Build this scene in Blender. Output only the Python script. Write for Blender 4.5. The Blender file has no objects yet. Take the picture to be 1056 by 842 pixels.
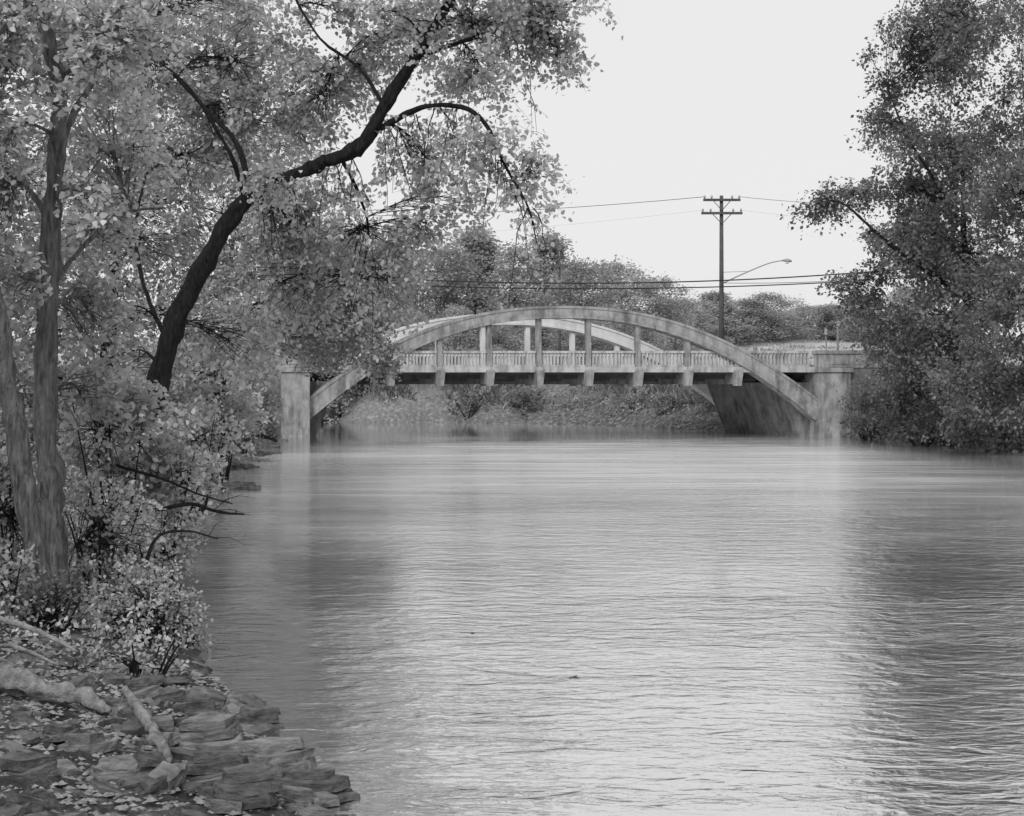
import bpy, bmesh, math, random
import numpy as np
from mathutils import Vector, noise
random.seed(7); rng = np.random.default_rng(7)
scene = bpy.context.scene
C = scene.collection
F = 1500.0; HZ = 399.0; CH = 2.9
def P(px, py, Y): return Vector(((px-528)/F*Y, Y, CH-(py-HZ)/F*Y))

# ------------------------------------------------------------ materials
def newmat(name):
    m = bpy.data.materials.new(name); m.use_nodes = True
    nt = m.node_tree; nt.nodes.clear()
    out = nt.nodes.new('ShaderNodeOutputMaterial')
    return m, nt, out
def N(nt, t, **kw):
    n = nt.nodes.new(t)
    for k, v in kw.items(): setattr(n, k, v)
    return n
def ramp(nt, fac, stops):
    r = N(nt, 'ShaderNodeValToRGB')
    e = r.color_ramp.elements
    e[0].position, e[1].position = stops[0][0], stops[-1][0]
    e[0].color = (stops[0][1],)*3+(1,); e[1].color = (stops[-1][1],)*3+(1,)
    for p, v in stops[1:-1]:
        x = e.new(p); x.color = (v, v, v, 1)
    nt.links.new(fac, r.inputs[0]); return r.outputs[0]
def noise_n(nt, vec, scale, detail=6, rough=.6, dist=0):
    n = N(nt, 'ShaderNodeTexNoise'); n.inputs['Scale'].default_value = scale
    n.inputs['Detail'].default_value = detail; n.inputs['Roughness'].default_value = rough
    n.inputs['Distortion'].default_value = dist
    if vec: nt.links.new(vec, n.inputs['Vector'])
    return n.outputs['Fac']
def mapping(nt, scale=(1,1,1), coord='Object'):
    tc = N(nt, 'ShaderNodeTexCoord'); mp = N(nt, 'ShaderNodeMapping')
    mp.inputs['Scale'].default_value = scale
    nt.links.new(tc.outputs[coord], mp.inputs['Vector']); return mp.outputs[0]
def mul(nt, a, b, op='MULTIPLY'):
    n = N(nt, 'ShaderNodeMath', operation=op)
    for i, v in enumerate((a, b)):
        if isinstance(v, (int, float)): n.inputs[i].default_value = v
        else: nt.links.new(v, n.inputs[i])
    return n.outputs[0]
def mrange(nt, src, a, b, c, d):
    n = N(nt, 'ShaderNodeMapRange')
    for i, v in enumerate((a, b, c, d)): n.inputs[i+1].default_value = v
    nt.links.new(src, n.inputs[0]); return n.outputs[0]
def solid(name, lo, hi, scale=3, stretch=(1,1,1), rough=.9, bump=.3, bscale=None, stains=None, dist=.05):
    m, nt, out = newmat(name)
    b = N(nt, 'ShaderNodeBsdfPrincipled'); b.inputs['Roughness'].default_value = rough
    b.inputs['Specular IOR Level'].default_value = .2
    v = mapping(nt, stretch)
    f = noise_n(nt, v, scale, 8, .65)
    c = ramp(nt, f, [(.3, lo), (.5, (lo+hi)/2), (.72, hi)])
    if stains:
        v2 = mapping(nt, (1.6, 1.6, .35))
        g = noise_n(nt, v2, 1.3, 6, .7)
        g = ramp(nt, g, [(.36, stains), (.55, 1)])
        mm = N(nt, 'ShaderNodeMix', data_type='RGBA', blend_type='MULTIPLY'); mm.inputs[0].default_value = 1
        nt.links.new(c, mm.inputs[6]); nt.links.new(g, mm.inputs[7]); c = mm.outputs[2]
    nt.links.new(c, b.inputs['Base Color'])
    f2 = noise_n(nt, v, bscale or scale*5, 8, .7)
    bp = N(nt, 'ShaderNodeBump'); bp.inputs['Strength'].default_value = bump; bp.inputs['Distance'].default_value = dist
    nt.links.new(f2, bp.inputs['Height']); nt.links.new(bp.outputs[0], b.inputs['Normal'])
    nt.links.new(b.outputs[0], out.inputs[0]); return m
def leafmat(name, lo, hi, tscale=.6, trans=.3, var=.5):
    m, nt, out = newmat(name)
    g = N(nt, 'ShaderNodeNewGeometry')
    c = ramp(nt, g.outputs['Random Per Island'], [(0, lo), (.55, (lo*.5+hi*.5)), (1, hi)])
    f = noise_n(nt, mapping(nt), tscale, 3, .5)
    t = ramp(nt, f, [(.35, 1-var), (.65, 1)])
    mm = N(nt, 'ShaderNodeMix', data_type='RGBA', blend_type='MULTIPLY'); mm.inputs[0].default_value = 1
    nt.links.new(c, mm.inputs[6]); nt.links.new(t, mm.inputs[7])
    d = N(nt, 'ShaderNodeBsdfPrincipled'); d.inputs['Roughness'].default_value = .65
    d.inputs['Specular IOR Level'].default_value = .25
    tr = N(nt, 'ShaderNodeBsdfTranslucent'); mx = N(nt, 'ShaderNodeMixShader'); mx.inputs[0].default_value = trans
    nt.links.new(mm.outputs[2], d.inputs['Base Color']); nt.links.new(mm.outputs[2], tr.inputs[0])
    nt.links.new(d.outputs[0], mx.inputs[1]); nt.links.new(tr.outputs[0], mx.inputs[2])
    nt.links.new(mx.outputs[0], out.inputs[0]); return m

M = {}
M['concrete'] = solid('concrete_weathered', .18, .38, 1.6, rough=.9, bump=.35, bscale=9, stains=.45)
M['concrete_lit'] = solid('concrete_lit', .54, .70, 1.2, bump=.25, bscale=9, stains=.8)  # light on the far arch side painted into the concrete tone
M['concrete_edge'] = solid('concrete_edge', .30, .5, 1.6, bump=.25, bscale=9, stains=.55)
M['concrete_deep_shade'] = solid('concrete_deep_shade', .03, .08, 1.0, bump=.3, bscale=9, stains=.5)  # under-deck shadow painted into the concrete colour
M['concrete_mid'] = solid('concrete_shaded', .09, .22, 1.0, bump=.3, bscale=9, stains=.5)  # shade on floor beams and walls put into the concrete tone
M['asphalt'] = solid('asphalt', .05, .09, 8)
M['bark'] = solid('bark_grey', .04, .42, 14, (1.6,1.6,.25), bump=1.0, bscale=18, dist=.35)
M['bark_dark'] = solid('bark_dark', .006, .05, 11, (1.6,1.6,.45), bump=1.0, bscale=16, dist=.25)
M['driftwood'] = solid('driftwood', .18, .62, 10, (1,1,1), bump=1, bscale=24, dist=.12)
M['pole'] = solid('pole_wood', .05, .12, 5, (1,1,.2), bump=.4)
M['metal'] = solid('galvanised', .3, .4, 6, rough=.5, bump=.05)
M['wire'] = solid('wire_black', .03, .05, 6, bump=0)
M['rock'] = solid('limestone', .03, .26, 6, (1,1,3), bump=1, bscale=22, dist=.05)
M['rock2'] = solid('limestone_pale', .08, .40, 6, (1,1,3), bump=1, bscale=22, dist=.05)
M['gravel'] = solid('gravel', .05, .42, 9, bump=.5)
M['leaf_near'] = leafmat('leaf_near', .42, .76, .8, .42, .5)
M['leaf_mid'] = leafmat('leaf_mid', .42, .78, .5, .45, .5)
M['leaf_back'] = leafmat('leaf_back', .36, .64, .35, .42, .5)
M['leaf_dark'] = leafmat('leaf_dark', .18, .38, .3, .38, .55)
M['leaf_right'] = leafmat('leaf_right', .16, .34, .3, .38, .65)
M['leaf_shrub'] = leafmat('leaf_shrub', .42, .72, .8, .4, .5)
M['leaf_far_haze'] = leafmat('leaf_far_haze', .40, .60, .12, .45, .4)  # lightened leaf colour stands in for haze over distance
M['leaf_far_haze2'] = leafmat('leaf_far_hazy', .44, .62, .12, .45, .35)  # paler again, more haze put into the leaf colour
M['grass'] = leafmat('grass_blades', .25, .5, .25, .3, .4)
M['brush'] = leafmat('brush_blades', .18, .44, .35, .35, .75)
M['litter'] = leafmat('dry_leaves', .12, .36, .8, .2, .5)
M['white'] = solid('white_paint', .6, .7, 5, bump=0)

# ------------------------------------------------------------ mesh helpers
class MB:
    def __init__(s): s.v = []; s.f = []
    def add(s, vs, fs):
        o = len(s.v); s.v += [tuple(p) for p in vs]; s.f += [tuple(i+o for i in f) for f in fs]
    def hexa(s, c8):
        s.add(c8, [(3,2,1,0),(4,5,6,7),(0,1,5,4),(1,2,6,5),(2,3,7,6),(3,0,4,7)])
    def box(s, x0,x1,y0,y1,z0,z1):
        s.hexa([(x0,y0,z0),(x1,y0,z0),(x1,y1,z0),(x0,y1,z0),(x0,y0,z1),(x1,y0,z1),(x1,y1,z1),(x0,y1,z1)])
    def tube(s, pts, rad, sides=8, wob=0):
        pts = [Vector(p) for p in pts]; n = len(pts); vs = []; fs = []
        if not hasattr(rad, '__len__'): rad = [rad]*n
        d0 = (pts[-1]-pts[0])
        ref = Vector((0,0,1)) if abs(d0.normalized().z) < .8 else Vector((1,0,0))
        for i in range(n):
            d = (pts[min(i+1,n-1)]-pts[max(i-1,0)]).normalized()
            a = d.cross(ref)
            if a.length < 1e-4: a = d.cross(Vector((0,1,0)))
            a.normalize(); b = d.cross(a)
            for k in range(sides):
                t = 2*math.pi*k/sides
                r = rad[i]*(1+(wob*noise.noise(Vector((math.cos(t)*1.5, math.sin(t)*1.5, i*.35+pts[0].x))) if wob else 0))
                vs.append(pts[i]+a*(math.cos(t)*r)+b*(math.sin(t)*r))
        for i in range(n-1):
            for k in range(sides):
                k2 = (k+1)%sides
                fs.append((i*sides+k, i*sides+k2, (i+1)*sides+k2, (i+1)*sides+k))
        fs.append(tuple(range(sides))[::-1]); fs.append(tuple((n-1)*sides+k for k in range(sides)))
        s.add(vs, fs)
    def build(s, name, mat, parent=None, smooth=False, origin=None, bevel=0):
        me = bpy.data.meshes.new(name)
        o0 = parent.location if parent is not None and parent.parent is None else (origin or Vector((0,0,0)))
        if parent is not None and parent.parent is not None: o0 = parent.parent.location
        o0 = Vector(o0)
        me.from_pydata([(a-o0.x, b-o0.y, c-o0.z) for a, b, c in s.v], [], s.f)
        me.materials.append(mat)
        if smooth: me.polygons.foreach_set('use_smooth', [True]*len(me.polygons))
        o = bpy.data.objects.new(name, me); C.objects.link(o)
        if parent is not None: o.parent = parent
        elif origin is not None: o.location = origin
        if bevel:
            b = o.modifiers.new('b', 'BEVEL'); b.width = bevel; b.segments = 1
        return o
def tag(o, label=None, cat=None, group=None, kind=None):
    if label: o['label'] = label
    if cat: o['category'] = cat
    if group: o['group'] = group
    if kind: o['kind'] = kind
    return o
def thing(name, loc, label, cat, group=None):
    o = bpy.data.objects.new(name, None); C.objects.link(o); o.location = loc
    return tag(o, label, cat, group)
def np_mesh(name, V, nper, mat, parent=None, origin=(0,0,0)):
    n = V.shape[0]; me = bpy.data.meshes.new(name)
    org = np.array(parent.location if parent is not None else origin)
    V = (V-org).reshape(-1, 3).astype(np.float32)
    me.vertices.add(len(V)); me.vertices.foreach_set('co', V.ravel())
    me.loops.add(len(V)); me.loops.foreach_set('vertex_index', np.arange(len(V), dtype=np.int32))
    me.polygons.add(n); me.polygons.foreach_set('loop_start', np.arange(0, n*nper, nper, dtype=np.int32))
    me.polygons.foreach_set('loop_total', np.full(n, nper, dtype=np.int32))
    me.materials.append(mat); me.update(calc_edges=True)
    o = bpy.data.objects.new(name, me); C.objects.link(o)
    if parent is not None: o.parent = parent
    else: o.location = origin
    return o
def nrm(a): return a/np.maximum(np.linalg.norm(a, axis=1, keepdims=True), 1e-6)
QT = np.array([(0,0,0),(.45,.36,.06),(1,0,-.1),(.45,-.36,.06)])
HT = np.array([(0,0,0),(.22,.34,.05),(.6,.30,.03),(1,0,-.12),(.6,-.30,.03),(.22,-.34,.05)])
def leaf_polys(Pn, D, size, hexa=False, upbias=.6):
    n = len(Pn); T = HT if hexa else QT
    nn = nrm(rng.normal(size=(n,3))+np.array([0,-.15,upbias]))
    t = nrm(D-nn*(D*nn).sum(1, keepdims=True)); b = np.cross(nn, t)
    s = size[:,None,None]
    return Pn[:,None,:]+s*(T[None,:,0:1]*t[:,None,:]+T[None,:,1:2]*b[:,None,:]+T[None,:,2:3]*nn[:,None,:])
def smooth_path(pts, rad, sub=5, wob=.0):
    pts = [Vector(p) for p in pts]; n = len(pts); out = []; ro = []
    for i in range(n-1):
        p0, p1, p2, p3 = pts[max(i-1,0)], pts[i], pts[i+1], pts[min(i+2,n-1)]
        for k in range(sub):
            t = k/sub
            q = .5*((2*p1)+(p2-p0)*t+(2*p0-5*p1+4*p2-p3)*t*t+(3*p1-p0-3*p2+p3)*t**3)
            if wob: q = q+Vector((random.uniform(-1,1),random.uniform(-1,1),random.uniform(-1,1)))*wob
            out.append(q); ro.append(rad[i]*(1-t)+rad[i+1]*t)
    out.append(pts[-1]); ro.append(rad[-1]); return out, ro

# ------------------------------------------------------------ terrain
POLY = np.array([(3.2,-12),(2.2,0),(-.1,6),(-1.25,10),(-2.0,11.9),(-3.3,15.5),(-4.9,21.6),(-6.7,30.8),(-9,45),(-11.1,61),(-12.7,76),
 (-13.3,84.0),(-16.5,95),(-20,100),(-45,108),(-120,118),(-260,125),(-260,140),(-60,134),(-16,124),(-13,118),(-10,117.5),(-5,118.3),(-2,114.6),(.9,115),(4,111.5),(7.9,107),(10.3,99.5),(14.6,95),
 (19.2,84.5),(19.8,81),(20.3,76),(23,66),(26,50),(30,30),(34,0),(34,-12)], float)
def sdist(x, y):
    x = np.asarray(x, float); y = np.asarray(y, float)
    inside = np.zeros(x.shape, bool); dm = np.full(x.shape, 1e9)
    n = len(POLY)
    for i in range(n):
        x0, y0 = POLY[i]; x1, y1 = POLY[(i+1)%n]
        c = ((y0 > y) != (y1 > y))
        with np.errstate(divide='ignore', invalid='ignore'):
            xi = (x1-x0)*(y-y0)/((y1-y0) if y1 != y0 else 1e-9)+x0
        inside ^= (c & (x < xi))
        if i < n-1:
            dx, dy = x1-x0, y1-y0; t = np.clip(((x-x0)*dx+(y-y0)*dy)/(dx*dx+dy*dy), 0, 1)
            dm = np.minimum(dm, np.hypot(x-x0-t*dx, y-y0-t*dy))
    return np.where(inside, -dm, dm)
WV = [(rng.normal()*f, rng.normal()*f, rng.uniform(0,6.28), a) for f, a in [(.25,.25),(.4,.2),(.7,.12),(1.2,.07),(1.7,.06),(2.6,.045),(3.5,.03),(5,.025),(7,.018),(9,.014)] for _ in (0,1)]
def fb(x, y): return sum(a*np.sin(x*u+y*v+p) for u, v, p, a in WV)
YN = 85.0; K = -3.45/9.0
def gz(x, y):
    x = np.asarray(x, float); y = np.asarray(y, float)
    d = sdist(x, y)
    w = np.clip((y-20)/22, 0, 1)
    left = .72*(1-np.exp(-np.maximum(d,0)/1.9))
    rise = 1.9*(1-np.exp(-np.maximum(d,0)/2.0))
    land = left*(1-w)+rise*w
    far = np.interp(y, [100,112,120,160,200,300,600,3000], [0,.3,1.5,4.6,7.6,9.5,12,30])*np.clip(d/4,0,1)
    land = land+far
    n = fb(x, y)*np.clip(d/1.5,0,1)*(.22+.78*w)
    land = land+n*.6
    dy = np.maximum(np.maximum(YN+.8-y, y-(YN+9.0)), 0)
    ul = -14.6+K*(y-YN); ur = 21.0+K*(y-YN)
    dxo = np.where(x < (ul+ur)/2, np.maximum(x-ul, 0), np.maximum(ur-x, 0))
    oo = np.maximum(np.maximum(ul-x, x-ur), 0)
    slope = np.where(oo > 4, .7, 1.4)
    e = 3.85-slope*dy-2.5*dxo
    land = np.where(d > -1, np.maximum(land, np.where(dxo < 1.2, e, -9)), land)
    bed = -np.minimum(.9, np.abs(d)*.35+.02)
    return np.where((d < 0) & (land <= 0.0), bed, land)
def gz1(x, y): return float(gz(np.array([x]), np.array([y]))[0])
def hit(px, py, lift=0):
    Ys = np.linspace(6, 60, 1400); xx = (px-528)/F*Ys; zz = CH-(py-HZ)/F*Ys
    g_ = np.maximum(gz(xx, Ys), 0); k = np.argmax(zz <= g_)
    return Vector((xx[k], Ys[k], g_[k]+lift))
def axis(segs):
    out = [segs[0][0]]
    for a, b, st in segs:
        n = max(1, int(round((b-a)/st))); out += list(np.linspace(a, b, n+1)[1:])
    return np.array(out)
xs = axis([(-3000,-400,400),(-400,-80,20),(-80,-25,3),(-25,-10,.5),(-10,3,.08),(3,12,.8),(12,30,.5),(30,90,3),(90,400,20),(400,3000,400)])
ys = axis([(-60,4,4),(4,15,.08),(15,35,.3),(35,130,.6),(130,250,4),(250,1000,50),(1000,4000,500)])
X, Y = np.meshgrid(xs, ys); Z = gz(X, Y)
near = (X > -10) & (X < 3) & (Y > 4) & (Y < 18) & (Z > 0)
Zn = np.zeros_like(Z)
for i, j in zip(*np.nonzero(near)):
    v_ = noise.noise(Vector((X[i,j]*3, Y[i,j]*3, 0))); Zn[i, j] = .05*v_+.06*noise.noise(Vector((X[i,j]*9, Y[i,j]*9, 3)))+.035*noise.noise(Vector((X[i,j]*21, Y[i,j]*21, 7)))
Z = Z+Zn
nx, ny = len(xs), len(ys)
me = bpy.data.meshes.new('ground')
V = np.stack([X, Y, Z], -1).reshape(-1,3).astype(np.float32)
me.vertices.add(len(V)); me.vertices.foreach_set('co', V.ravel())
ii = (np.arange(ny-1)[:,None]*nx+np.arange(nx-1)[None,:]).ravel()
Fq = np.stack([ii, ii+1, ii+nx+1, ii+nx], 1).astype(np.int32)
me.loops.add(Fq.size); me.loops.foreach_set('vertex_index', Fq.ravel())
me.polygons.add(len(Fq)); me.polygons.foreach_set('loop_start', np.arange(0, Fq.size, 4, dtype=np.int32))
me.polygons.foreach_set('loop_total', np.full(len(Fq), 4, dtype=np.int32))
me.polygons.foreach_set('use_smooth', np.ones(len(Fq), bool))
me.update(calc_edges=True)
def ground_mat():
    m, nt, out = newmat('soil_and_grass')
    b = N(nt, 'ShaderNodeBsdfPrincipled'); b.inputs['Roughness'].default_value = .95; b.inputs['Specular IOR Level'].default_value = .15
    v = mapping(nt)
    f = noise_n(nt, v, 3.2, 12, .8); c = ramp(nt, f, [(.35,.02),(.5,.10),(.66,.38)])
    f2 = noise_n(nt, v, .25, 8, .65); c2 = ramp(nt, f2, [(.3,.28),(.7,.5)])
    sx = N(nt, 'ShaderNodeSeparateXYZ'); nt.links.new(v, sx.inputs[0])
    mm = N(nt, 'ShaderNodeMix', data_type='RGBA'); nt.links.new(mrange(nt, sx.outputs[1], 112, 136, 0, 1), mm.inputs[0])
    nt.links.new(c, mm.inputs[6]); nt.links.new(c2, mm.inputs[7])
    nt.links.new(mm.outputs[2], b.inputs['Base Color'])
    f3 = noise_n(nt, v, 18, 12, .8)
    bp = N(nt, 'ShaderNodeBump'); bp.inputs['Strength'].default_value = 1; bp.inputs['Distance'].default_value = .08
    nt.links.new(f3, bp.inputs['Height']); nt.links.new(bp.outputs[0], b.inputs['Normal'])
    nt.links.new(b.outputs[0], out.inputs[0]); return m
me.materials.append(ground_mat())
g = bpy.data.objects.new('ground', me); C.objects.link(g)
tag(g, 'river banks and rising field around the water', 'ground', kind='structure')

# ------------------------------------------------------------ water
def water_mat():
    m, nt, out = newmat('river_water')
    v1 = mapping(nt, (1.8, 3.4, 1)); v2 = mapping(nt, (6, 11, 1)); v3 = mapping(nt, (.045, .25, 1)); v4 = mapping(nt, (.3, .6, 1)); v6 = mapping(nt, (.10, .9, 1))
    a = noise_n(nt, v1, 1.0, 3, .5, .8); b = noise_n(nt, v2, 1.0, 4, .6, .6); c = noise_n(nt, v3, 1.0, 5, .65, 1.0); e = noise_n(nt, v4, 1.0, 2, .5, .8)
    h = mul(nt, mul(nt, mul(nt, a, .36), mul(nt, b, .12), 'ADD'), mul(nt, e, .35), 'ADD')
    st = mrange(nt, c, .38, .60, .35, 1.0)
    v = mapping(nt); sx = N(nt, 'ShaderNodeSeparateXYZ'); nt.links.new(v, sx.inputs[0])
    v5 = mapping(nt, (.06,.06,1)); wn = noise_n(nt, v5, 1.0, 4, .65, 0)
    yy = mul(nt, sx.outputs[1], mul(nt, mul(nt, wn, -.5, 'ADD'), 40), 'ADD')
    calm = mrange(nt, yy, 66, 82, 1, .08)
    rip = mrange(nt, mul(nt, mul(nt, yy, -60, 'ADD'), 0, 'ABSOLUTE'), 0, 7, 1, 0)
    rx = mrange(nt, sx.outputs[0], 2, 9, 0, .5)
    stx = mul(nt, mul(nt, mul(nt, st, rx, 'ADD'), calm), mul(nt, rip, 1.2), 'ADD')
    bp = N(nt, 'ShaderNodeBump'); bp.inputs['Strength'].default_value = 1
    nt.links.new(mul(nt, stx, .105), bp.inputs['Distance']); nt.links.new(h, bp.inputs['Height'])
    # reflected sky on the ripples, painted as pale diffuse streaks before the bridge
    s1 = noise_n(nt, v6, 1.0, 7, .7, .6)
    streak = mrange(nt, s1, .40, .62, 0, 1)
    zone = mul(nt, mrange(nt, yy, 22, 46, 0, 1), mrange(nt, yy, 70, 84, 1, .12))
    side = mul(nt, mrange(nt, sx.outputs[0], -10.5, -3.5, 0, 1), mrange(nt, sx.outputs[0], 13, 19, 1, .1))
    sheen_fac = mul(nt, mul(nt, mul(nt, streak, .38), .26, 'ADD'), mul(nt, zone, side))
    gl = N(nt, 'ShaderNodeBsdfGlossy'); gl.inputs['Roughness'].default_value = .03; gl.inputs['Color'].default_value = (1,1,1,1)
    df = N(nt, 'ShaderNodeBsdfDiffuse'); df.inputs['Color'].default_value = (.15,.15,.15,1)
    sheen_bsdf = N(nt, 'ShaderNodeBsdfDiffuse'); sheen_bsdf.inputs['Color'].default_value = (.62,.62,.62,1)
    fr = N(nt, 'ShaderNodeFresnel'); fr.inputs['IOR'].default_value = 1.9
    fac = mul(nt, mul(nt, fr.outputs[0], .28), .71, 'ADD')
    mx = N(nt, 'ShaderNodeMixShader'); mx2 = N(nt, 'ShaderNodeMixShader')
    for n in (gl, fr): nt.links.new(bp.outputs[0], n.inputs['Normal'])
    nt.links.new(fac, mx.inputs[0]); nt.links.new(df.outputs[0], mx.inputs[1]); nt.links.new(gl.outputs[0], mx.inputs[2])
    nt.links.new(sheen_fac, mx2.inputs[0]); nt.links.new(mx.outputs[0], mx2.inputs[1]); nt.links.new(sheen_bsdf.outputs[0], mx2.inputs[2])
    nt.links.new(mx2.outputs[0], out.inputs[0]); return m
w = MB(); w.add([(-270,-40,0),(60,-40,0),(60,150,0),(-270,150,0)], [(0,1,2,3)])
tag(w.build('river_water', water_mat()), 'rippled grey river water reflecting the pale sky', 'river', kind='structure')

# ------------------------------------------------------------ bridge
U0 = 2.95; HS = 14.9
B0 = Vector((U0, YN+4.5, 0))
br = thing('arch_bridge', B0, 'concrete through-arch road bridge with balustrade crossing the river', 'bridge')
def sk(u, v, z): return (u+K*v, YN+v, z)
def skbox(mb, u0,u1,v0,v1,z0,z1):
    mb.hexa([sk(u0,v0,z0),sk(u1,v0,z0),sk(u1,v1,z0),sk(u0,v1,z0),sk(u0,v0,z1),sk(u1,v0,z1),sk(u1,v1,z1),sk(u0,v1,z1)])
def arch_c(u):
    t = abs(u-U0)/HS
    return 7.26-5.72*t**2.2
def arch_th(u):
    t = min(1,abs(u-U0)/HS); return .74+.30*t*t
def rib(v0, v1, mat):
    mb = MB(); n = 72; vs = []; fs = []
    for i in range(n+1):
        u = U0-HS-.25+(2*HS+.5)*i/n
        e = .05; sl = (arch_c(u+e)-arch_c(u-e))/(2*e)
        L = math.hypot(1, sl); nxu, nz = -sl/L, 1/L; h = arch_th(u)/2; c = arch_c(u)
        top = (u+nxu*h, c+nz*h); bot = (u-nxu*h, c-nz*h)
        vs += [sk(top[0],v0,top[1]), sk(top[0],v1,top[1]), sk(bot[0],v1,bot[1]), sk(bot[0],v0,bot[1])]
    for i in range(n):
        a = i*4; b = a+4
        for k in range(4):
            k2 = (k+1)%4; fs.append((a+k, a+k2, b+k2, b+k))
    fs.append((0,3,2,1)); fs.append((n*4,n*4+1,n*4+2,n*4+3))
    mb.add(vs, fs)
    o = mb.build('arch_rib', mat, br)
    for s in (1, -1):
        mb = MB(); vs = []; fs = []
        for i in range(n+1):
            u = U0-HS+(2*HS)*i/n; e = .05; sl = (arch_c(u+e)-arch_c(u-e))/(2*e)
            L = math.hypot(1, sl); nxu, nz = -sl/L, 1/L; h = arch_th(u)/2; c = arch_c(u)
            o1 = s*(h-.015); i1 = s*(h-.15)
            a, b = (u+nxu*o1, c+nz*o1), (u+nxu*i1, c+nz*i1)
            vs += [sk(a[0],v0-.05,a[1]), sk(a[0],v0+.01,a[1]), sk(b[0],v0+.01,b[1]), sk(b[0],v0-.05,b[1])]
        for i in range(n):
            a = i*4; b = a+4
            for k in range(4):
                k2 = (k+1)%4; fs.append((a+k, a+k2, b+k2, b+k))
        mb.add(vs, fs); mb.build('arch_border', mat, o)
    return o
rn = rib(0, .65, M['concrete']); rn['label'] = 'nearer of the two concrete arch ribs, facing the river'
rf = rib(9.0, 9.65, M['concrete_lit']); rf['label'] = 'farther arch rib with painted-in light seen behind the nearer one'
posts_u = [3.1+(k-3.5)*2.9 for k in range(8)]
for v0 in (.12, 9.12):
    for u in posts_u:
        zt = arch_c(u)-arch_th(u)*.4
        if zt > 4.3:
            mb = MB(); skbox(mb, u-.14, u+.14, v0, v0+.3, 3.0, zt)
            ph = mb.build('hanger_post', M['concrete'] if v0 < 5 else M['concrete_lit'], br, bevel=.02)
            mb = MB(); vv = v0-.12
            mb.hexa([sk(u-.17,vv,2.95),sk(u+.17,vv,2.95),sk(u+.17,vv+.3,2.95),sk(u-.17,vv+.3,2.95),
                     sk(u-.24,vv-.08,3.85),sk(u+.24,vv-.08,3.85),sk(u+.24,vv+.3,3.85),sk(u-.24,vv+.3,3.85)])
            mb.build('bracket', M['concrete'], ph)
ends = (U0-HS+.05, U0+HS-.05)
for u in posts_u:
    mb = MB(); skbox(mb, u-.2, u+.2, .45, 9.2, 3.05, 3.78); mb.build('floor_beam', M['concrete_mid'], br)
mb = MB(); skbox(mb, ends[0], ends[1], .3, 9.35, 3.78, 3.98); mb.build('deck_slab', M['concrete_deep_shade'], br)
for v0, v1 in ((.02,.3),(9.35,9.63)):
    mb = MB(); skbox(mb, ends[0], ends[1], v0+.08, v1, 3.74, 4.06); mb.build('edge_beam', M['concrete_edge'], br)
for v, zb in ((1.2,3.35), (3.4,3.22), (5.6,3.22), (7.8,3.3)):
    mb = MB(); skbox(mb, ends[0], ends[1], v, v+.3, zb, 3.775); mb.build('stringer', M['concrete_deep_shade'], br)
def panel(u0, u1, v, mat):
    mb = MB()
    skbox(mb, u0, u1, v, v+.24, 4.86, 5.0); skbox(mb, u0, u1, v+.02, v+.22, 4.063, 4.18)
    n = max(2, int((u1-u0)/.21))
    for k in range(n):
        c = u0+(k+.5)*(u1-u0)/n
        skbox(mb, c-.045, c+.045, v+.06, v+.18, 4.183, 4.857)
    mb.build('railing_panel', mat, br)
edges = [ends[0]+.1]+posts_u+[ends[1]-.1]
for v, mt in ((.16, M['concrete_edge']), (9.2, M['concrete_lit'])):
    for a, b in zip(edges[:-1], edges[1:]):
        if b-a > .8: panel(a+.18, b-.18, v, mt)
        if a in posts_u and (arch_c(a)-arch_th(a)*.4) <= 4.3:
            mb = MB(); skbox(mb, a-.17, a+.17, v-.03, v+.27, 4.063, 5.1); mb.build('railing_post', mt, br)
for s, lab in ((-1,'left abutment block standing in the water'),(1,'right abutment block standing in the water')):
    ua = U0+s*(HS-.02); ub = U0+s*(HS+1.65); a, b = sorted((ua, ub))
    mb = MB(); skbox(mb, a, b, -.55, 10.2, -1, 3.72)
    ab = mb.build('abutment', M['concrete'], br, bevel=.04); ab['label'] = lab
    mb = MB(); skbox(mb, a-.1, b+.1, -.65, 10.3, 3.725, 3.98); mb.build('cap', M['concrete'], ab, bevel=.03)
    mb = MB(); i0 = U0+s*(HS-.03); i1 = U0+s*(HS-.3); i2 = U0+s*(HS-1.9)
    q = [(i1,-1),(i0,-1),(i0,3.15),(i2,3.15)]
    mb.add([sk(u,.72,z) for u, z in q]+[sk(u,8.9,z) for u, z in q], [(0,1,2,3),(7,6,5,4)]+[(k,k+4,(k+1)%4+4,(k+1)%4) for k in range(4)])
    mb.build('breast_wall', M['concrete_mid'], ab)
    for v in (-.35, 9.4):
        c0, c1 = sorted((U0+s*(HS-.1), U0+s*(HS+3.6)))
        mb = MB(); skbox(mb, c0, c1, v, v+.55, 3.985, 4.8); skbox(mb, c0-.07, c1+.07, v-.07, v+.62, 4.803, 5.02)
        for t in (.5, 1.95):
            p0, p1 = sorted((U0+s*(HS+t), U0+s*(HS+t+1.1)))
            skbox(mb, p0, p1, v-.03, v+.02, 4.2, 4.65)
        mb.build('parapet', M['concrete'], br, bevel=.015)
    mb = MB(); w0 = U0+s*(HS+1.652); w1 = U0+s*(HS+6)
    pts = [(w0,-1),(w1,-1),(w1,2.0),(w0+s*2.2,3.98),(w0,3.98)]
    vs = [sk(u,-.3,z) for u, z in pts]+[sk(u,.15,z) for u, z in pts]
    mb.add(vs, [(0,1,2,3,4),(9,8,7,6,5)]+[(k,(k+1)%5,(k+1)%5+5,k+5) for k in range(5)])
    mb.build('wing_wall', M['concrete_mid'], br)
mb = MB(); mb.box(-260,260,YN+1.0,YN+8.6,3.6,4.02)
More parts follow.
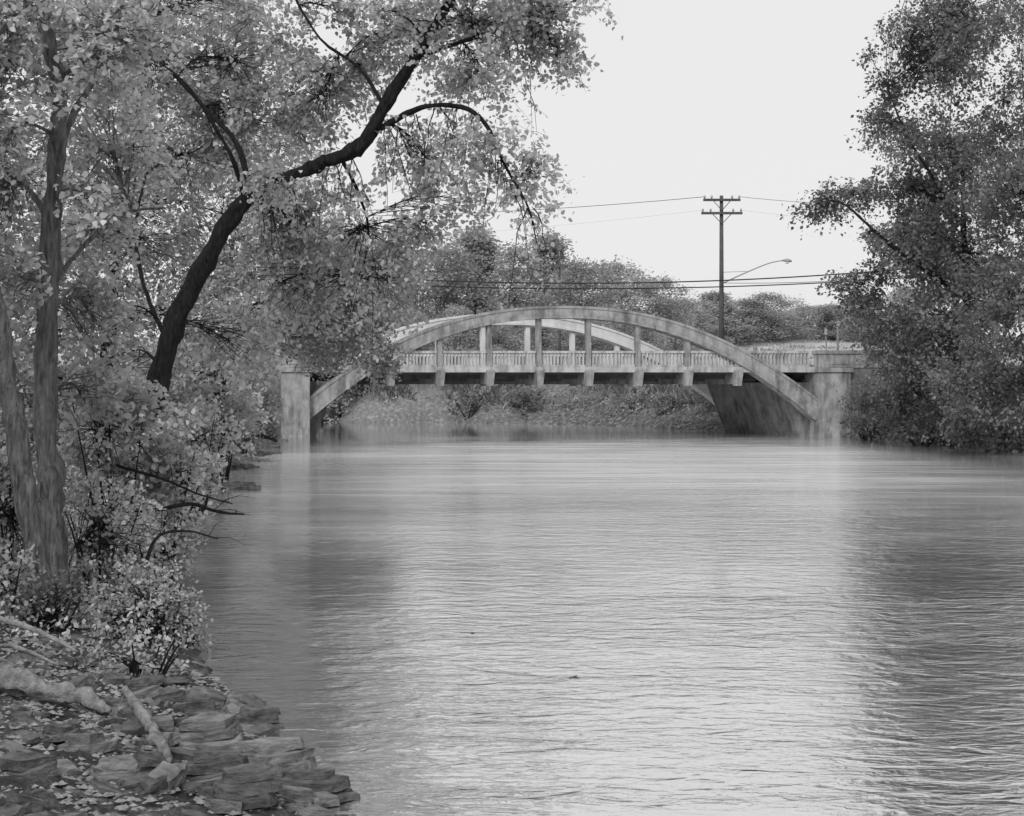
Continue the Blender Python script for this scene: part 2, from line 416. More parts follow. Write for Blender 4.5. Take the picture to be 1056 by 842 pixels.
tag(mb.build('road', M['asphalt']), 'asphalt road carried over the river by the bridge', 'road', kind='structure')

# ------------------------------------------------------------ utility poles, wires
def pole(px, ytop, Y, r, arms, label, lamp=False, group=None):
    b = P(px, ytop, Y); zt = b.z; z0 = gz1(b.x, Y)
    t = thing('utility_pole', (b.x, Y, z0), label, 'utility pole', group)
    mb = MB(); mb.tube([(b.x,Y,z0-.5),(b.x,Y,zt)], [r*1.25, r*.8], 12); mb.build('shaft', M['pole'], t, True)
    for (dz, hl) in arms:
        mb = MB(); mb.box(b.x-hl, b.x+hl, Y-r-.13, Y-r*.8, zt-dz-.09, zt-dz+.09)
        mb.tube([(b.x-hl*.5,Y-r-.1,zt-dz),(b.x,Y-r-.02,zt-dz-.8)], .03, 5); mb.tube([(b.x+hl*.5,Y-r-.1,zt-dz),(b.x,Y-r-.02,zt-dz-.8)], .03, 5)
        ca = mb.build('crossarm', M['pole'], t)
        for k in (-.93,-.55,.55,.93):
            mb = MB(); q = (b.x+hl*k, Y-r-.06); mb.tube([(q[0],q[1],zt-dz+.09),(q[0],q[1],zt-dz+.2),(q[0],q[1],zt-dz+.34)], [.03,.09,.06], 8)
            mb.build('insulator', M['metal'], ca, True)
    if lamp:
        q = [P(750,290,Y-.2), P(770,281,Y-.4), P(792,272,Y-.6), P(806,269,Y-.7)]
        pp, rr = smooth_path(q, [.06,.05,.045,.04], 5)
        mb = MB(); mb.tube([P(744,293,Y)]+pp, [.06]+rr, 8); mb.tube([P(745,281,Y), P(772,280,Y-.4)], .025, 6)
        arm = mb.build('lamp_arm', M['metal'], t, True)
        h = P(806,269,Y-.7); mb = MB()
        mb.tube([h, h+Vector((.2,0,.03)), h+Vector((.4,0,.02)), h+Vector((.65,0,-.02)), h+Vector((.78,0,-.05))], [.05,.1,.15,.12,.04], 10)
        mb.build('lamp_head', M['metal'], arm, True)
        mb = MB(); mb.tube([h+Vector((.42,0,-.1)), h+Vector((.42,0,-.19)), h+Vector((.42,0,-.24))], [.13,.11,.05], 10); mb.build('lamp_glass', M['white'], arm, True)
    return t
pole(744, 202, 110, .17, [(.35,1.4),(1.35,1.55)], 'tall wooden utility pole with two crossarms and a street lamp, rising behind the arch', True)
pole(577, 270, 119, .10, [(.4,.7)], 'small thin utility pole showing in front of the trees above the arch crown')
def wire(p0, p1, sag, r, label):
    pts = []
    for i in range(33):
        t = i/32; q = p0.lerp(p1, t); q.z -= sag*4*t*(1-t); pts.append(q)
    mb = MB(); mb.tube(pts, r, 5); tag(mb.build('power_line', M['wire'], origin=p0), label, 'power line', 'overhead wires crossing above the bridge')
pA = P(728,203,110); pB = P(762,203,110); pC = P(724,217,110); pD = P(764,217,110)
wire(pA, P(250,222,140), .6, .022, 'topmost thin wire running left from the tall pole')
wire(pB, P(1130,200,95), .7, .016, 'topmost thin wire running right from the tall pole')
wire(pC, P(250,252,140), .5, .005, 'faint lower wire running left from the second crossarm')
wire(pD, P(1130,232,95), .5, .005, 'faint lower wire running right from the second crossarm')
wire(P(330,283,99), P(1010,270,99), 1.0, .045, 'upper of the two thick cables sagging above the arch')
wire(P(330,290,99.5), P(1010,281,99.5), .8, .04, 'lower of the two thick cables sagging above the arch')
wire(P(744,292,109.7), P(1010,276,100), .35, .02, 'short thin cable running right below the street lamp')
for px, y0, Yp, lab, tilt in ((864,329,99,'short pale marker post standing upright by the road at the right end of the railing',0),(855,338,99.5,'thin marker post leaning left beside the upright one',-.25)):
    q = P(px, y0, Yp); zb = gz1(q.x, Yp)
    t = thing('marker_post', (q.x, Yp, zb), lab, 'post')
    mb = MB(); mb.tube([(q.x,Yp,zb-.2),(q.x+tilt,Yp,q.z)], .05 if tilt else .075, 8); mb.build('shaft', M['concrete'], t)
    mb = MB(); mb.box(q.x+tilt-.10,q.x+tilt+.10,Yp-.14,Yp-.11,q.z-.5,q.z-.1); mb.build('panel', M['metal'], t)

# ------------------------------------------------------------ vegetation
def E(px, py, Y, rx, ry, dep=None):
    s = Y/F; return (P(px,py,Y), Vector((rx*s, dep if dep else (rx+ry)/2*s, ry*s)))
def grow(t, limbs, clumps, bark, leafm, L=.6, nl=22, size=.1, hexa=True, gapf=1.1, gapt=.15, twig=.006, dens=1.0, droop=.5, upbias=.6):
    nodes = []
    for nm, pts, rad in limbs:
        pp, rr = smooth_path(pts, rad, 8, wob=rad[-1]*.35)
        rr = [r*(1+.13*noise.noise(p*2.3)) for p, r in zip(pp, rr)]
        mb = MB(); mb.tube(pp, rr, 16 if rad[0] > .1 else 7, wob=.45); mb.build(nm, bark, t, True)
        nodes += [(p, r) for p, r in zip(pp, rr)]
    tw = MB(); Ps = []; Ds = []
    for c, r, n in clumps:
        n = int(n*dens)
        if nodes:
            a, ra = min(nodes, key=lambda q: (q[0]-c).length+.4*max(0, q[0].z-c.z))
            m = a.lerp(c, .5)+Vector((random.uniform(-.1,.1),random.uniform(-.1,.1),.12))*(a-c).length
            br_, rb = smooth_path([a, m, c], [min(ra*.55, .02+.015*(a-c).length), twig*3, twig*2], 4)
            tw.tube(br_, rb, 5)
        else: br_ = [c-Vector((0,0,r.z*.8)), c]
        for _ in range(n):
            for _try in range(6):
                d = Vector((random.gauss(0,1),random.gauss(0,1),random.gauss(0,1))).normalized()*(random.random()**.42)
                p = c+Vector((d.x*r.x, d.y*r.y, d.z*r.z))
                if noise.noise(p*gapf) < gapt: break
            else: continue
            out = Vector((d.x, d.y, d.z*.6+.15))+Vector((random.gauss(0,.5),random.gauss(0,.5),random.gauss(0,.3)))
            out.normalize(); l = L*random.uniform(.6,1.3)
            q0 = p-out*l*.5; q1 = p+Vector((0,0,.05*l)); q2 = p+out*l*.5-Vector((0,0,droop*l*.5))
            if twig > .003:
                b0 = br_[-1] if random.random() < .2 else random.choice(br_)
                if (b0-q0).length < 3.2*L:
                    mid = b0.lerp(q0, .5)+Vector((random.uniform(-1,1),random.uniform(-1,1),random.uniform(-.3,1)))*.2*l
                    tw.tube([b0, mid, q0, q1, q2], [twig*1.5, twig*1.2, twig, twig*.7, twig*.4], 3)
                else: tw.tube([q0, q1, q2], [twig, twig*.7, twig*.4], 3)
            k = max(3, int(nl*random.uniform(.6,1.3))); tt = np.array([random.random()**.8 for _ in range(k)])[:,None]
            A = np.array(q0); B = np.array(q1); D = np.array(q2)
            pos = A*(1-tt)**2+2*B*tt*(1-tt)+D*tt**2
            pos = pos+rng.normal(size=(k,3))*l*.15
            Ps.append(pos); Ds.append(np.array(out)+rng.normal(size=(k,3))*.9+np.array([0,0,-droop]))
    Pn = np.concatenate(Ps); Dn = np.concatenate(Ds)
    sz = size*rng.uniform(.55,1.3,len(Pn))
    np_mesh('crown', leaf_polys(Pn, Dn, sz, hexa, upbias), 6 if hexa else 4, leafm, t)
    if tw.v: tw.build('twigs', bark, t)
    return len(Pn)
total = 0
def sp(l): return [P(*q) for q in l]
def drooping(t, starts, mat, leafm, size=.10):
    tw = MB(); Ps = []; Ds = []
    for q, ln in starts:
        dx = random.uniform(-.25,.35); pts = [q]
        for k in range(1,6):
            f = k/5; pts.append(q+Vector((dx*ln*f+random.uniform(-.04,.04), random.uniform(-.05,.05)*k, -ln*f**1.3+.08*math.sin(f*3))))
        tw.tube(pts, [.013,.011,.009,.007,.005,.003], 4)
        for k in range(1,6):
            for _ in range(2):
                e = pts[k]+Vector((random.uniform(-.3,.3),random.uniform(-.2,.2),random.uniform(-.35,.05)))
                tw.tube([pts[k], e], [.004,.002], 3)
                for _ in range(3):
                    Ps.append(np.array(pts[k].lerp(e, random.uniform(.4,1)))); Ds.append(np.array((random.gauss(0,.6),random.gauss(0,.6),-1)))
    Pn = np.array(Ps); np_mesh('hanging_leaves', leaf_polys(Pn, np.array(Ds), size*rng.uniform(.6,1.2,len(Pn)), True, .2), 6, leafm, t)
    tw.build('hanging_twigs', mat, t)
# --- tree A
Y = 17.0; b = P(58,610,Y)
t = thing('riverside_tree', b, 'slim upright tree with grey trunk near the left edge, leaves all along its height', 'tree')
total += grow(t, [('trunk', sp([(64,665,Y),(58,610,Y),(55,540,Y),(50,480,Y),(47,380,Y),(53,260,Y),(58,160,Y),(60,90,Y-.1),(45,20,Y-.1),(40,-60,Y)]), [.19,.15,.135,.13,.125,.115,.10,.085,.07,.05]),
  ('branch', sp([(58,160,Y),(80,110,Y+.3),(110,60,Y+.6),(130,-10,Y+.8)]), [.045,.04,.03,.02]),
  ('branch', sp([(50,300,Y),(90,250,Y+.5),(130,220,Y+.9),(170,215,Y+1)]), [.03,.025,.02,.012]),
  ('branch', sp([(52,230,Y),(20,180,Y+.4),(-20,150,Y+.5)]), [.04,.03,.02])],
 [(*E(110,40,Y+1,90,60,1.0),106),(*E(0,60,Y+.8,60,70,.8),80),(*E(115,150,Y+1.3,65,60,.9),74),(*E(5,190,Y+.9,55,60,.8),70),(*E(85,235,Y+1.3,50,50,.8),46),
  (*E(10,300,Y+1,50,60,.8),54),(*E(90,320,Y+1.3,45,60,.8),40),(*E(105,60,Y-.7,28,55,.4),18),(*E(15,130,Y-.7,26,60,.4),18),(*E(85,410,Y+1.3,50,50,.8),42),(*E(15,400,Y+1.2,40,50,.7),40),
  (*E(30,5,Y-.8,60,18,.4),14),(*E(88,200,Y-.6,22,45,.3),9),(*E(20,470,Y+1.4,40,40,.6),30),(*E(20,290,Y-.8,20,40,.3),8),(*E(58,100,Y-.6,20,14,.2),4)],
 M['bark'], M['leaf_near'], L=.42, nl=22, size=.085, gapt=.12)
# --- tree B
Y = 15.8; b = P(36,610,Y)
t = thing('riverside_tree', b, 'grey trunk leaning left out of the frame beside the slim upright tree', 'tree')
total += grow(t, [('trunk', sp([(52,660,Y),(42,600,Y),(26,500,Y),(10,410,Y),(-2,330,Y),(-20,230,Y),(-50,100,Y)]), [.16,.125,.11,.105,.095,.085,.06])],
 [(*E(-30,120,Y+.3,60,80,.8),30),(*E(-15,260,Y+.5,40,50,.7),22),(*E(10,20,Y+.2,40,40,.7),18)],
 M['bark'], M['leaf_near'], L=.42, nl=22, size=.085)
# --- tree C
Y = 27.0; b = P(150,500,Y)
t = thing('leaning_tree', b, 'large tree with dark trunk leaning right, long limb reaching out over the river', 'tree')
total += grow(t, [('trunk', sp([(140,505,Y),(155,440,Y),(172,360,Y),(197,298,Y),(225,248,Y),(258,200,Y),(295,183,Y),(335,167,Y),(372,150,Y),(398,108,Y),(430,55,Y),(463,5,Y),(490,-60,Y)]), [.22,.20,.18,.17,.16,.14,.115,.12,.13,.11,.10,.085,.06]),
  ('limb', sp([(383,140,Y),(405,125,Y),(440,110,Y-.3),(480,112,Y-.5),(505,135,Y-.7),(520,170,Y-.8),(545,215,Y-.9),(555,260,Y-.9)]), [.06,.06,.045,.04,.032,.025,.018,.008]),
  ('limb', sp([(258,200,Y),(245,150,Y+.4),(210,110,Y+.8),(165,60,Y+1.2),(120,0,Y+1.5)]), [.06,.05,.04,.03,.02]),
  ('limb', sp([(252,205,Y),(240,165,Y-.5),(215,120,Y-.8),(190,85,Y-1),(165,65,Y-1.1)]), [.045,.04,.03,.02,.012]),
  ('limb', sp([(172,350,Y),(150,300,Y+.3),(140,240,Y+.6),(150,180,Y+.8)]), [.05,.04,.03,.02]),
  ('limb', sp([(350,160,Y),(370,200,Y+.5),(380,240,Y+.8),(372,290,Y+1)]), [.04,.03,.02,.012]),
  ('limb', sp([(428,60,Y),(470,45,Y+.4),(520,30,Y+.7),(575,10,Y+.8)]), [.05,.04,.03,.012]),
  ('limb', sp([(398,112,Y),(370,70,Y+.6),(330,40,Y+1),(300,-10,Y+1.2)]), [.04,.03,.025,.02])],
 [(*E(480,20,Y+.8,75,40,1.6),106),(*E(560,12,Y+.8,58,35,1.2),88),(*E(575,60,Y+.7,38,28,.8),26),(*E(500,75,Y+.3,55,35,1),50),(*E(405,35,Y+1.5,55,48,1.5),70),
  (*E(500,150,Y-.6,45,30,.8),26),(*E(545,180,Y-.8,30,40,.6),26),(*E(440,165,Y+.7,55,42,1),54),(*E(370,235,Y+1,60,45,1.2),84),(*E(400,290,Y+1,32,45,.9),40),(*E(440,230,Y+.7,35,30,.8),20),
  (*E(330,100,Y+1.6,60,45,1.5),94),(*E(240,60,Y+2,80,60,1.5),116),(*E(150,60,Y+2.2,80,60,1.5),120),(*E(250,125,Y+2.2,70,50,1.2),90),(*E(300,225,Y+1.8,70,40,1.2),94),
  (*E(190,160,Y+2.2,70,60,1.2),94),(*E(140,260,Y+2,70,60,1.2),90),(*E(290,290,Y+2.2,80,50,1.2),100),(*E(235,350,Y+2.4,65,45,1.2),86),(*E(110,370,Y+1.5,45,60,1),56),(*E(470,205,Y+.5,40,25,.8),14),
  (*E(330,5,Y+1.5,40,25,1.2),30),(*E(210,0,Y+2,90,30,1.2),60),(*E(618,0,Y+.8,22,20,.6),8),(*E(370,75,Y+1.3,30,30,.8),26),
  (*E(150,425,Y-1,50,30,.5),34),(*E(400,10,Y-.6,50,20,.4),12),(*E(290,190,Y-.6,34,20,.2),18),(*E(110,320,Y-1,30,40,.4),12),(*E(215,268,Y-.7,22,16,.2),6),(*E(440,40,Y-.6,25,25,.3),7)],
 M['bark_dark'], M['leaf_mid'], L=.6, nl=25, size=.108, gapf=.9, gapt=.10, twig=.005, droop=.8)
st_ = []
for (a_, b_, y_) in ((340,166,27),(360,160,27),(375,240,27.8),(400,130,26.9),(425,118,26.7),(450,111,26.6),(470,112,26.5),(490,118,26.4),(508,140,26.3),(518,165,26.2),(530,190,26.2),(545,215,26.1),(480,45,27.4),(520,35,27.6),(550,25,27.7),(380,270,28),(300,180,27),(270,195,27)):
    for _ in (0,1,2): st_.append((P(a_+random.uniform(-6,6), b_, y_), random.uniform(.5,1.9)))
drooping(t, st_, M['bark_dark'], M['leaf_mid'])
def simple_tree(name, label, px, pyb, Y, lean, clumps, lm, size, nl, L, rad=.22, cat='tree', group=None, hexa=False, bark='bark_dark', top=.8, limbs=(), **kw):
    global total
    x = (px-528)/F*Y; z = gz1(x, Y); t = thing(name, (x, Y, z), label, cat, group)
    cl = [(*E(a,b_,Y+dy,rx,ry,dp), n) for a, b_, dy, rx, ry, dp, n in clumps]
    h = (max(c[0].z for c in cl)-z)*top
    pts = [Vector((x,Y,z-.3))]+[Vector((x+lean*f*f*h, Y+random.uniform(-.2,.2), z+h*f)) for f in (.15,.4,.7,1)]
    total += grow(t, [('trunk', pts, [rad*1.3,rad,rad*.8,rad*.5,rad*.15])]+list(limbs), cl, M[bark], lm, L=L, nl=nl, size=size, hexa=hexa, **kw)
    return t
simple_tree('background_tree', 'dense tree standing behind the leaning dark trunk on the left bank', 110, 470, 38, .1,
 [(60,60,0,110,90,2.5,130),(180,90,1,100,80,2.5,130),(170,10,1,110,40,2.5,90),(100,210,0,110,90,2.5,140),(230,220,0,90,80,2.2,130),(60,330,0,90,80,2.2,120),(190,330,0,90,70,2.2,120),(290,150,1,60,60,2,60),(0,200,0,70,100,2.5,90),(0,400,-1,70,60,2,90),(120,420,-1,80,50,2,90)],
 M['leaf_back'], .15, 28, .9, gapf=.6, gapt=.2, twig=.006)
simple_tree('background_tree', 'broad tree on the left bank between the leaning trunk and the bridge', 225, 452, 50, .08,
 [(300,250,0,70,60,3,90),(355,290,0,60,60,2.5,110),(285,325,0,80,50,3,120),(335,345,0,50,32,2.5,70),(200,385,0,55,45,2.5,90),(392,320,0,28,50,1.8,40),(290,180,1,60,50,2.5,56),(150,420,0,60,40,2.5,70),(400,250,0,30,30,1.5,18)],
 M['leaf_back'], .17, 28, 1.0, gapf=.5, gapt=.15, twig=.006)
simple_tree('background_tree', 'dark tree hanging over the left end of the bridge railing', 215, 440, 68, .35,
 [(330,335,0,60,36,2.5,90),(376,352,0,36,32,2,66),(340,300,0,60,45,2.5,80),(392,378,0,16,14,1,18),(240,350,0,45,22,2.5,44),(360,255,0,50,40,2.5,50),(348,372,0,30,10,1.5,18)],
 M['leaf_dark'], .2, 28, 1.0, gapf=.45, gapt=.2, twig=.006)
def shrub(label, px, py, Y, rx, ry, n, lm='leaf_shrub', size=.08, nl=18, L=.35, name='shrub', group=None, hexa=True, dep=None, stems=5, **kw):
    global total
    c, r = E(px, py, Y, rx, ry, dep); z = gz1(c.x, Y)
    if z < 0: z = -.05
    z = min(z, c.z-r.z*.5); t = thing(name, (c.x, Y, z), label, 'bush', group)
    limbs = []
    for k in range(stems):
        a = random.uniform(0,6.28); q = Vector((c.x+.12*math.cos(a), Y+.12*math.sin(a), z-.1))
        e = c+Vector((math.cos(a)*r.x*.7, math.sin(a)*r.y*.7, r.z*random.uniform(.1,.7)))
        limbs.append(('stem', [q, q.lerp(e,.5)+Vector((0,0,.1*r.z)), e], [.012*Y/17+.008, .012, .006]))
    kw.setdefault('twig', .0045)
    total += grow(t, limbs, [(c, r, n)], M['bark_dark'], M[lm], L=L, nl=nl, size=size, hexa=hexa, **kw)
shrub('broad-leaved bush right of the two grey trunks, upper one over the bank', 120, 440, 19.5, 65, 52, 140, size=.09, L=.42)
shrub('pale leafy bush leaning over the water beside the grey trunks', 160, 500, 20, 62, 50, 130, size=.085, L=.4)
shrub('leafy bush close behind the slim upright trunk', 105, 550, 18, 62, 60, 140, 'leaf_shrub', size=.068)
shrub('leafy bush at the left edge behind the leaning trunk', 10, 520, 18.5, 55, 70, 120, 'leaf_back', size=.075)
shrub('small-leaved bush on the bank at the foot of the slim tree', 145, 635, 15.6, 60, 55, 210, size=.045, L=.28, nl=26)
shrub('fine twiggy bush just above the foreground rocks', 145, 685, 13.6, 56, 42, 150, size=.038, L=.25, nl=22)
shrub('dark tangle of twigs and leaves around the base of the two trunks', 52, 640, 15.2, 52, 45, 70, 'leaf_dark', size=.05, L=.35, nl=12, twig=.007)
shrub('low leafy bush at the far left edge beside the trunks', 0, 600, 15, 45, 40, 60, 'leaf_back', size=.06)
shrub('low bush hanging over the waterline below the small-leaved bush', 190, 655, 16, 30, 34, 70, 'leaf_shrub', size=.045, L=.25)
shrub('bush overhanging the water halfway along the left bank', 205, 450, 33, 45, 38, 90, 'leaf_mid', size=.12, L=.6, hexa=False)
shrub('rounded bush on the left bank below the broad tree', 230, 425, 44, 40, 32, 80, 'leaf_back', size=.15, L=.8, hexa=False)
shrub('bush on the left bank just before the bridge abutment', 250, 430, 60, 26, 22, 60, 'leaf_mid', size=.18, L=.7, hexa=False)
shrub('low bush at the waterline left of the abutment', 230, 450, 52, 33, 14, 44, 'leaf_dark', size=.17, L=.6, hexa=False)
shrub('bush trailing into the water below the leaning dark trunk', 165, 560, 19.5, 36, 45, 100, 'leaf_mid', size=.07)
shrub('leafy bush filling the bank behind the dead branches', 180, 490, 26, 45, 40, 100, 'leaf_back', size=.10, L=.5)
shrub('dark bush against the left wing wall of the bridge', 262, 412, 79, 24, 24, 56, 'leaf_dark', size=.2, L=.8, hexa=False)
shrub('small dark bush at the foot of the left abutment block', 272, 444, 80, 18, 9, 24, 'leaf_dark', size=.16, L=.5, hexa=False)
# --- right bank trees
Yr = 70
simple_tree('riverbank_tree', 'tall dark tree on the right bank with a bough stretching left over the river', 1000, 460, Yr, -.03,
 [(965,70,0,52,60,3,150),(985,10,0,65,50,3,140),(925,25,0,28,30,1.5,36),(922,130,0,36,36,2,60),(940,200,0,46,40,2.2,110),(872,198,0,44,16,1.5,54),(842,212,0,24,17,1.2,24),(985,170,-1,55,60,3,140),(940,265,0,52,40,2.5,110),
  (890,293,0,36,22,1.8,56),(895,240,-2.2,30,18,1,22),(1000,260,-1,62,60,3,160),(930,330,0,48,38,2.5,110),(985,340,-2,60,55,2.5,150),(1040,100,1,45,70,2.5,50),(908,85,0,18,18,1,12),(990,-60,0,60,50,3,60),(955,385,-1,52,42,2.5,120),(1010,410,-2,60,45,2.5,120),(965,240,-3,40,40,1,50),(930,150,-3,24,40,.8,18),(897,55,0,10,10,.6,5)],
 M['leaf_right'], .19, 28, 1.2, rad=.26, top=.6, gapf=.45, gapt=.10, twig=.006, droop=.9,
 limbs=[('limb', sp([(985,300,Yr-1),(950,275,Yr-2.2),(925,258,Yr-2.4),(895,232,Yr-2.2),(872,212,Yr-1.8),(850,205,Yr-1)]), [.11,.10,.09,.07,.05,.02]),
        ('limb', sp([(990,230,Yr-.5),(960,180,Yr-1.5),(935,140,Yr-1.5),(915,90,Yr-1)]), [.08,.07,.05,.03])])
simple_tree('riverbank_tree', 'dense dark tree filling the right edge of the picture', 1075, 470, 61, -.03,
 [(1050,200,0,60,70,3,160),(1040,310,-1,65,60,3,170),(1060,400,-1,70,50,3,140),(1085,100,0,45,60,3,70),(1150,150,0,70,150,3,90),(1130,300,0,60,90,3,70),(1000,395,-1,45,42,2.5,100),(1055,10,0,45,45,2.5,50)],
 M['leaf_right'], .18, 28, 1.1, rad=.28, top=.6, gapf=.45, gapt=.14, twig=.006, droop=.8)
simple_tree('riverbank_tree', 'full rounded tree filling the gaps behind the tall dark tree', 985, 452, 84, -.02,
 [(975,60,0,45,60,3,54),(1010,30,0,50,55,3,44),(965,160,0,44,55,3,56),(1010,170,0,60,70,3,80),(960,260,0,50,50,3,90),(1010,290,0,60,60,3,90),(1060,120,0,40,70,3,24)],
 M['leaf_right'], .27, 28, 1.4, rad=.25, top=.6, gapf=.4, gapt=.2, twig=.006)
simple_tree('riverbank_tree', 'lower dark tree on the right bank between the abutment and the tall tree', 945, 452, 75, -.02,
 [(930,365,0,32,36,2.5,80),(955,410,0,44,38,2.5,110),(930,418,0,26,30,2,60),(985,430,-3,50,28,2.5,80)],
 M['leaf_right'], .19, 28, 1.0, rad=.2, top=.7, gapf=.45, gapt=.15, twig=.006)
shrub('pale bush beside the right abutment wall', 896, 414, 81, 24, 22, 76, 'leaf_dark', size=.18, L=.8, hexa=False)
shrub('low bush at the waterline below the right abutment', 895, 438, 79, 30, 14, 60, 'leaf_dark', size=.18, L=.7, hexa=False)
shrub('dark bush trailing into the water under the right bank trees', 950, 446, 71, 46, 14, 80, 'leaf_right', size=.19, L=.8, hexa=False)
shrub('dark bush at the waterline at the right edge', 1030, 447, 64, 50, 20, 90, 'leaf_right', size=.19, L=.8, hexa=False)

# --- far trees
protos = []
for k in range(4):
    t = thing('distant_tree', (0,0,0), 'x', 'tree', None)
    mb = MB(); mb.tube([(0,0,-.5),(.1,0,3),(0,.1,7)], [.2,.13,.04], 8); mb.build('trunk', M['bark_dark'], t, True)
    Ps = []; Ds = []
    for _ in range(150):
        a = random.uniform(0,6.28); zz = random.uniform(.2,9.4 if k < 3 else 9.8)
        if k == 3: rr = 2.8*(1-(zz/10.6)**1.7)*random.uniform(.1,1)
        else: rr = 3.5*math.sqrt(max(.03,1-((max(zz,3.4)-(3.4+.3*k))/(6.4-.3*k))**2))*random.uniform(.1,1)*(1+.25*math.sin(a*3+k))
        c = np.array([rr*math.cos(a), rr*math.sin(a), zz]); m = 84
        Ps.append(c+rng.normal(size=(m,3))*.36); Ds.append(rng.normal(size=(m,3)))
    Pn = np.concatenate(Ps); Dn = np.concatenate(Ds)
    np_mesh('crown', leaf_polys(Pn, Dn, .22*rng.uniform(.6,1.3,len(Pn)), False, .3), 4, M['leaf_far_haze'], t)
    protos.append(t)
used = [False]*4
def far_tree(px, top, Y, k, wd, label, mat=None, group='trees beyond the bridge'):
    src = protos[k]; q = P(px, top, Y); z0 = gz1(q.x, Y); h = q.z-z0; s = h/10.2
    if not used[k]: o = src; used[k] = True
    else:
        o = src.copy(); C.objects.link(o)
        for ch in list(src.children):
            c = ch.copy(); C.objects.link(c); c.parent = o
    o.location = (q.x, Y, z0-.4); o.scale = (s*wd, s*wd, s); o.rotation_euler = (0,0,random.uniform(0,6.28)); tag(o, label, 'tree', group)
    if mat:
        for c in o.children:
            if c.name.startswith('crown'):
                c.material_slots[0].link = 'OBJECT'; c.material_slots[0].material = mat
FT = [(300,235,135,0,1.1,'tall tree far behind the left bank foliage'),(360,228,140,1,1.0,'tall distant tree showing just left of the arch through hanging twigs'),
 (415,252,135,2,1.0,'distant round tree above the left haunch of the arch'),(455,242,138,0,1.2,'tall distant tree, second left of the arch crown'),
 (492,234,145,3,1.5,'tallest distant tree above the left half of the arch'),(530,246,140,1,1.2,'dense distant tree just left of the arch crown'),
 (565,240,150,3,1.5,'pointed distant tree above the arch crown'),(600,262,140,2,1.3,'distant broad tree just right of the arch crown'),
 (640,264,160,0,1.5,'wide distant tree above the right half of the arch'),(677,280,165,1,1.6,'distant tree at the right end of the tall tree line'),
 (708,304,180,2,2.4,'small distant tree left of the tall utility pole'),(738,299,185,3,2.8,'small distant pointed tree right behind the tall utility pole'),
 (768,304,190,0,2.5,'small distant tree just right of the tall utility pole'),(797,298,190,1,2.4,'small distant tree below the street lamp'),
 (830,312,200,2,3.4,'low distant tree at the field edge, right of the lamp'),(862,310,195,0,3.2,'low distant tree behind the marker posts'),(895,300,190,1,2.2,'distant tree half hidden by the right bank trees'),
 (935,290,190,2,1.6,'distant tree hidden mostly by the right bank trees'),
 (430,315,124,0,1.3,'bushy tree close behind the left haunch of the bridge'),(475,308,123,2,1.3,'bushy tree seen through the second opening of the arch'),
 (515,322,122,1,1.5,'low dark tree seen through the arch left of the middle hanger posts'),(560,312,124,0,1.4,'low tree seen between the two middle hanger posts'),
 (605,322,124,2,1.6,'low tree seen right of the middle hanger posts'),(650,318,126,1,1.6,'low tree seen through the right part of the arch'),(697,328,140,0,1.9,'low tree seen through the last opening of the arch'),
 (380,300,122,1,1.2,'tree behind the hidden left end of the bridge'),(330,320,122,2,1.3,'tree far left behind the bridge approach')]
for i, f in enumerate(FT): far_tree(f[0], f[1], f[2], f[3], f[4], f[5], M['leaf_far_haze2'] if f[2] >= 160 and i % 3 else (M['leaf_back'] if i in (4,6,20,23) else None))
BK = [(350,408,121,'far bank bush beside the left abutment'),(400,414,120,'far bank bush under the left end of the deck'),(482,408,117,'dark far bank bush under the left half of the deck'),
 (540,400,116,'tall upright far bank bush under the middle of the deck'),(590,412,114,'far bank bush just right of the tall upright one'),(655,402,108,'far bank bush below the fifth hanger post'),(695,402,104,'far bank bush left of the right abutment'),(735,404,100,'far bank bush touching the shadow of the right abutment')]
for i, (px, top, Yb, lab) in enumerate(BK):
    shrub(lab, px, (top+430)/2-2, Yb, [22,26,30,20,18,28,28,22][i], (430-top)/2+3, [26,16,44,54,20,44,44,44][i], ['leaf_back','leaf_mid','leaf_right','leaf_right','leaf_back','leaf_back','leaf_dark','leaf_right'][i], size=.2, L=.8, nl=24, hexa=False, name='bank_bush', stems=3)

# --- grass & weeds (stuff)
def scatter(name, label, cat, n, xr, yr, hgt, wid, mat, dmin=.3, dmax=99, cond=None, leafy=False):
    x = rng.uniform(*xr, n); y = rng.uniform(*yr, n); d = sdist(x, y); k = (d > dmin) & (d < dmax)
    k &= (np.sin(x*1.3+y*.9)+np.sin(x*.5-y*1.7+2)+rng.normal(size=n)*.9 > -.6)
    x, y = x[k], y[k]; z = gz(x, y)
    if cond is not None:
        kk = cond(x, y, z); x, y, z = x[kk], y[kk], z[kk]
    n = len(x); base = np.stack([x, y, z], 1)
    if leafy:
        base[:,2] += rng.uniform(0, hgt, n)
        V = leaf_polys(base, rng.normal(size=(n,3))+np.array([0,0,.4]), wid*rng.uniform(.6,1.4,n), False, 1.0)
        return tag(np_mesh(name, V, 4, mat), label, cat, kind='stuff')
    h = hgt*rng.uniform(.3,1.2,n)[:,None]*(.7+.5*np.sin(x*.8+y*.5))[:,None]; lean = rng.normal(size=(n,3))*np.array([.5,.5,0])*h
    a = rng.uniform(0,6.28,n); s = np.stack([np.cos(a), np.sin(a), np.zeros(n)], 1)*wid
    up = np.array([0,0,1])*h
    V = np.stack([base-s, base+s, base+up*.6+lean*.4+s*.6, base+up+lean], 1)
    return tag(np_mesh(name, V, 4, mat), label, cat, kind='stuff')
notroad = lambda x, y, z: ~((y > YN+.4) & (y < YN+9.3) & (z > 3.6))
scatter('bank_grass', 'tall grass and weeds on the far bank under and behind the bridge', 'grass', 60000, (-30,45), (94,128), .9, .05, M['brush'], 1.4, 40, notroad)
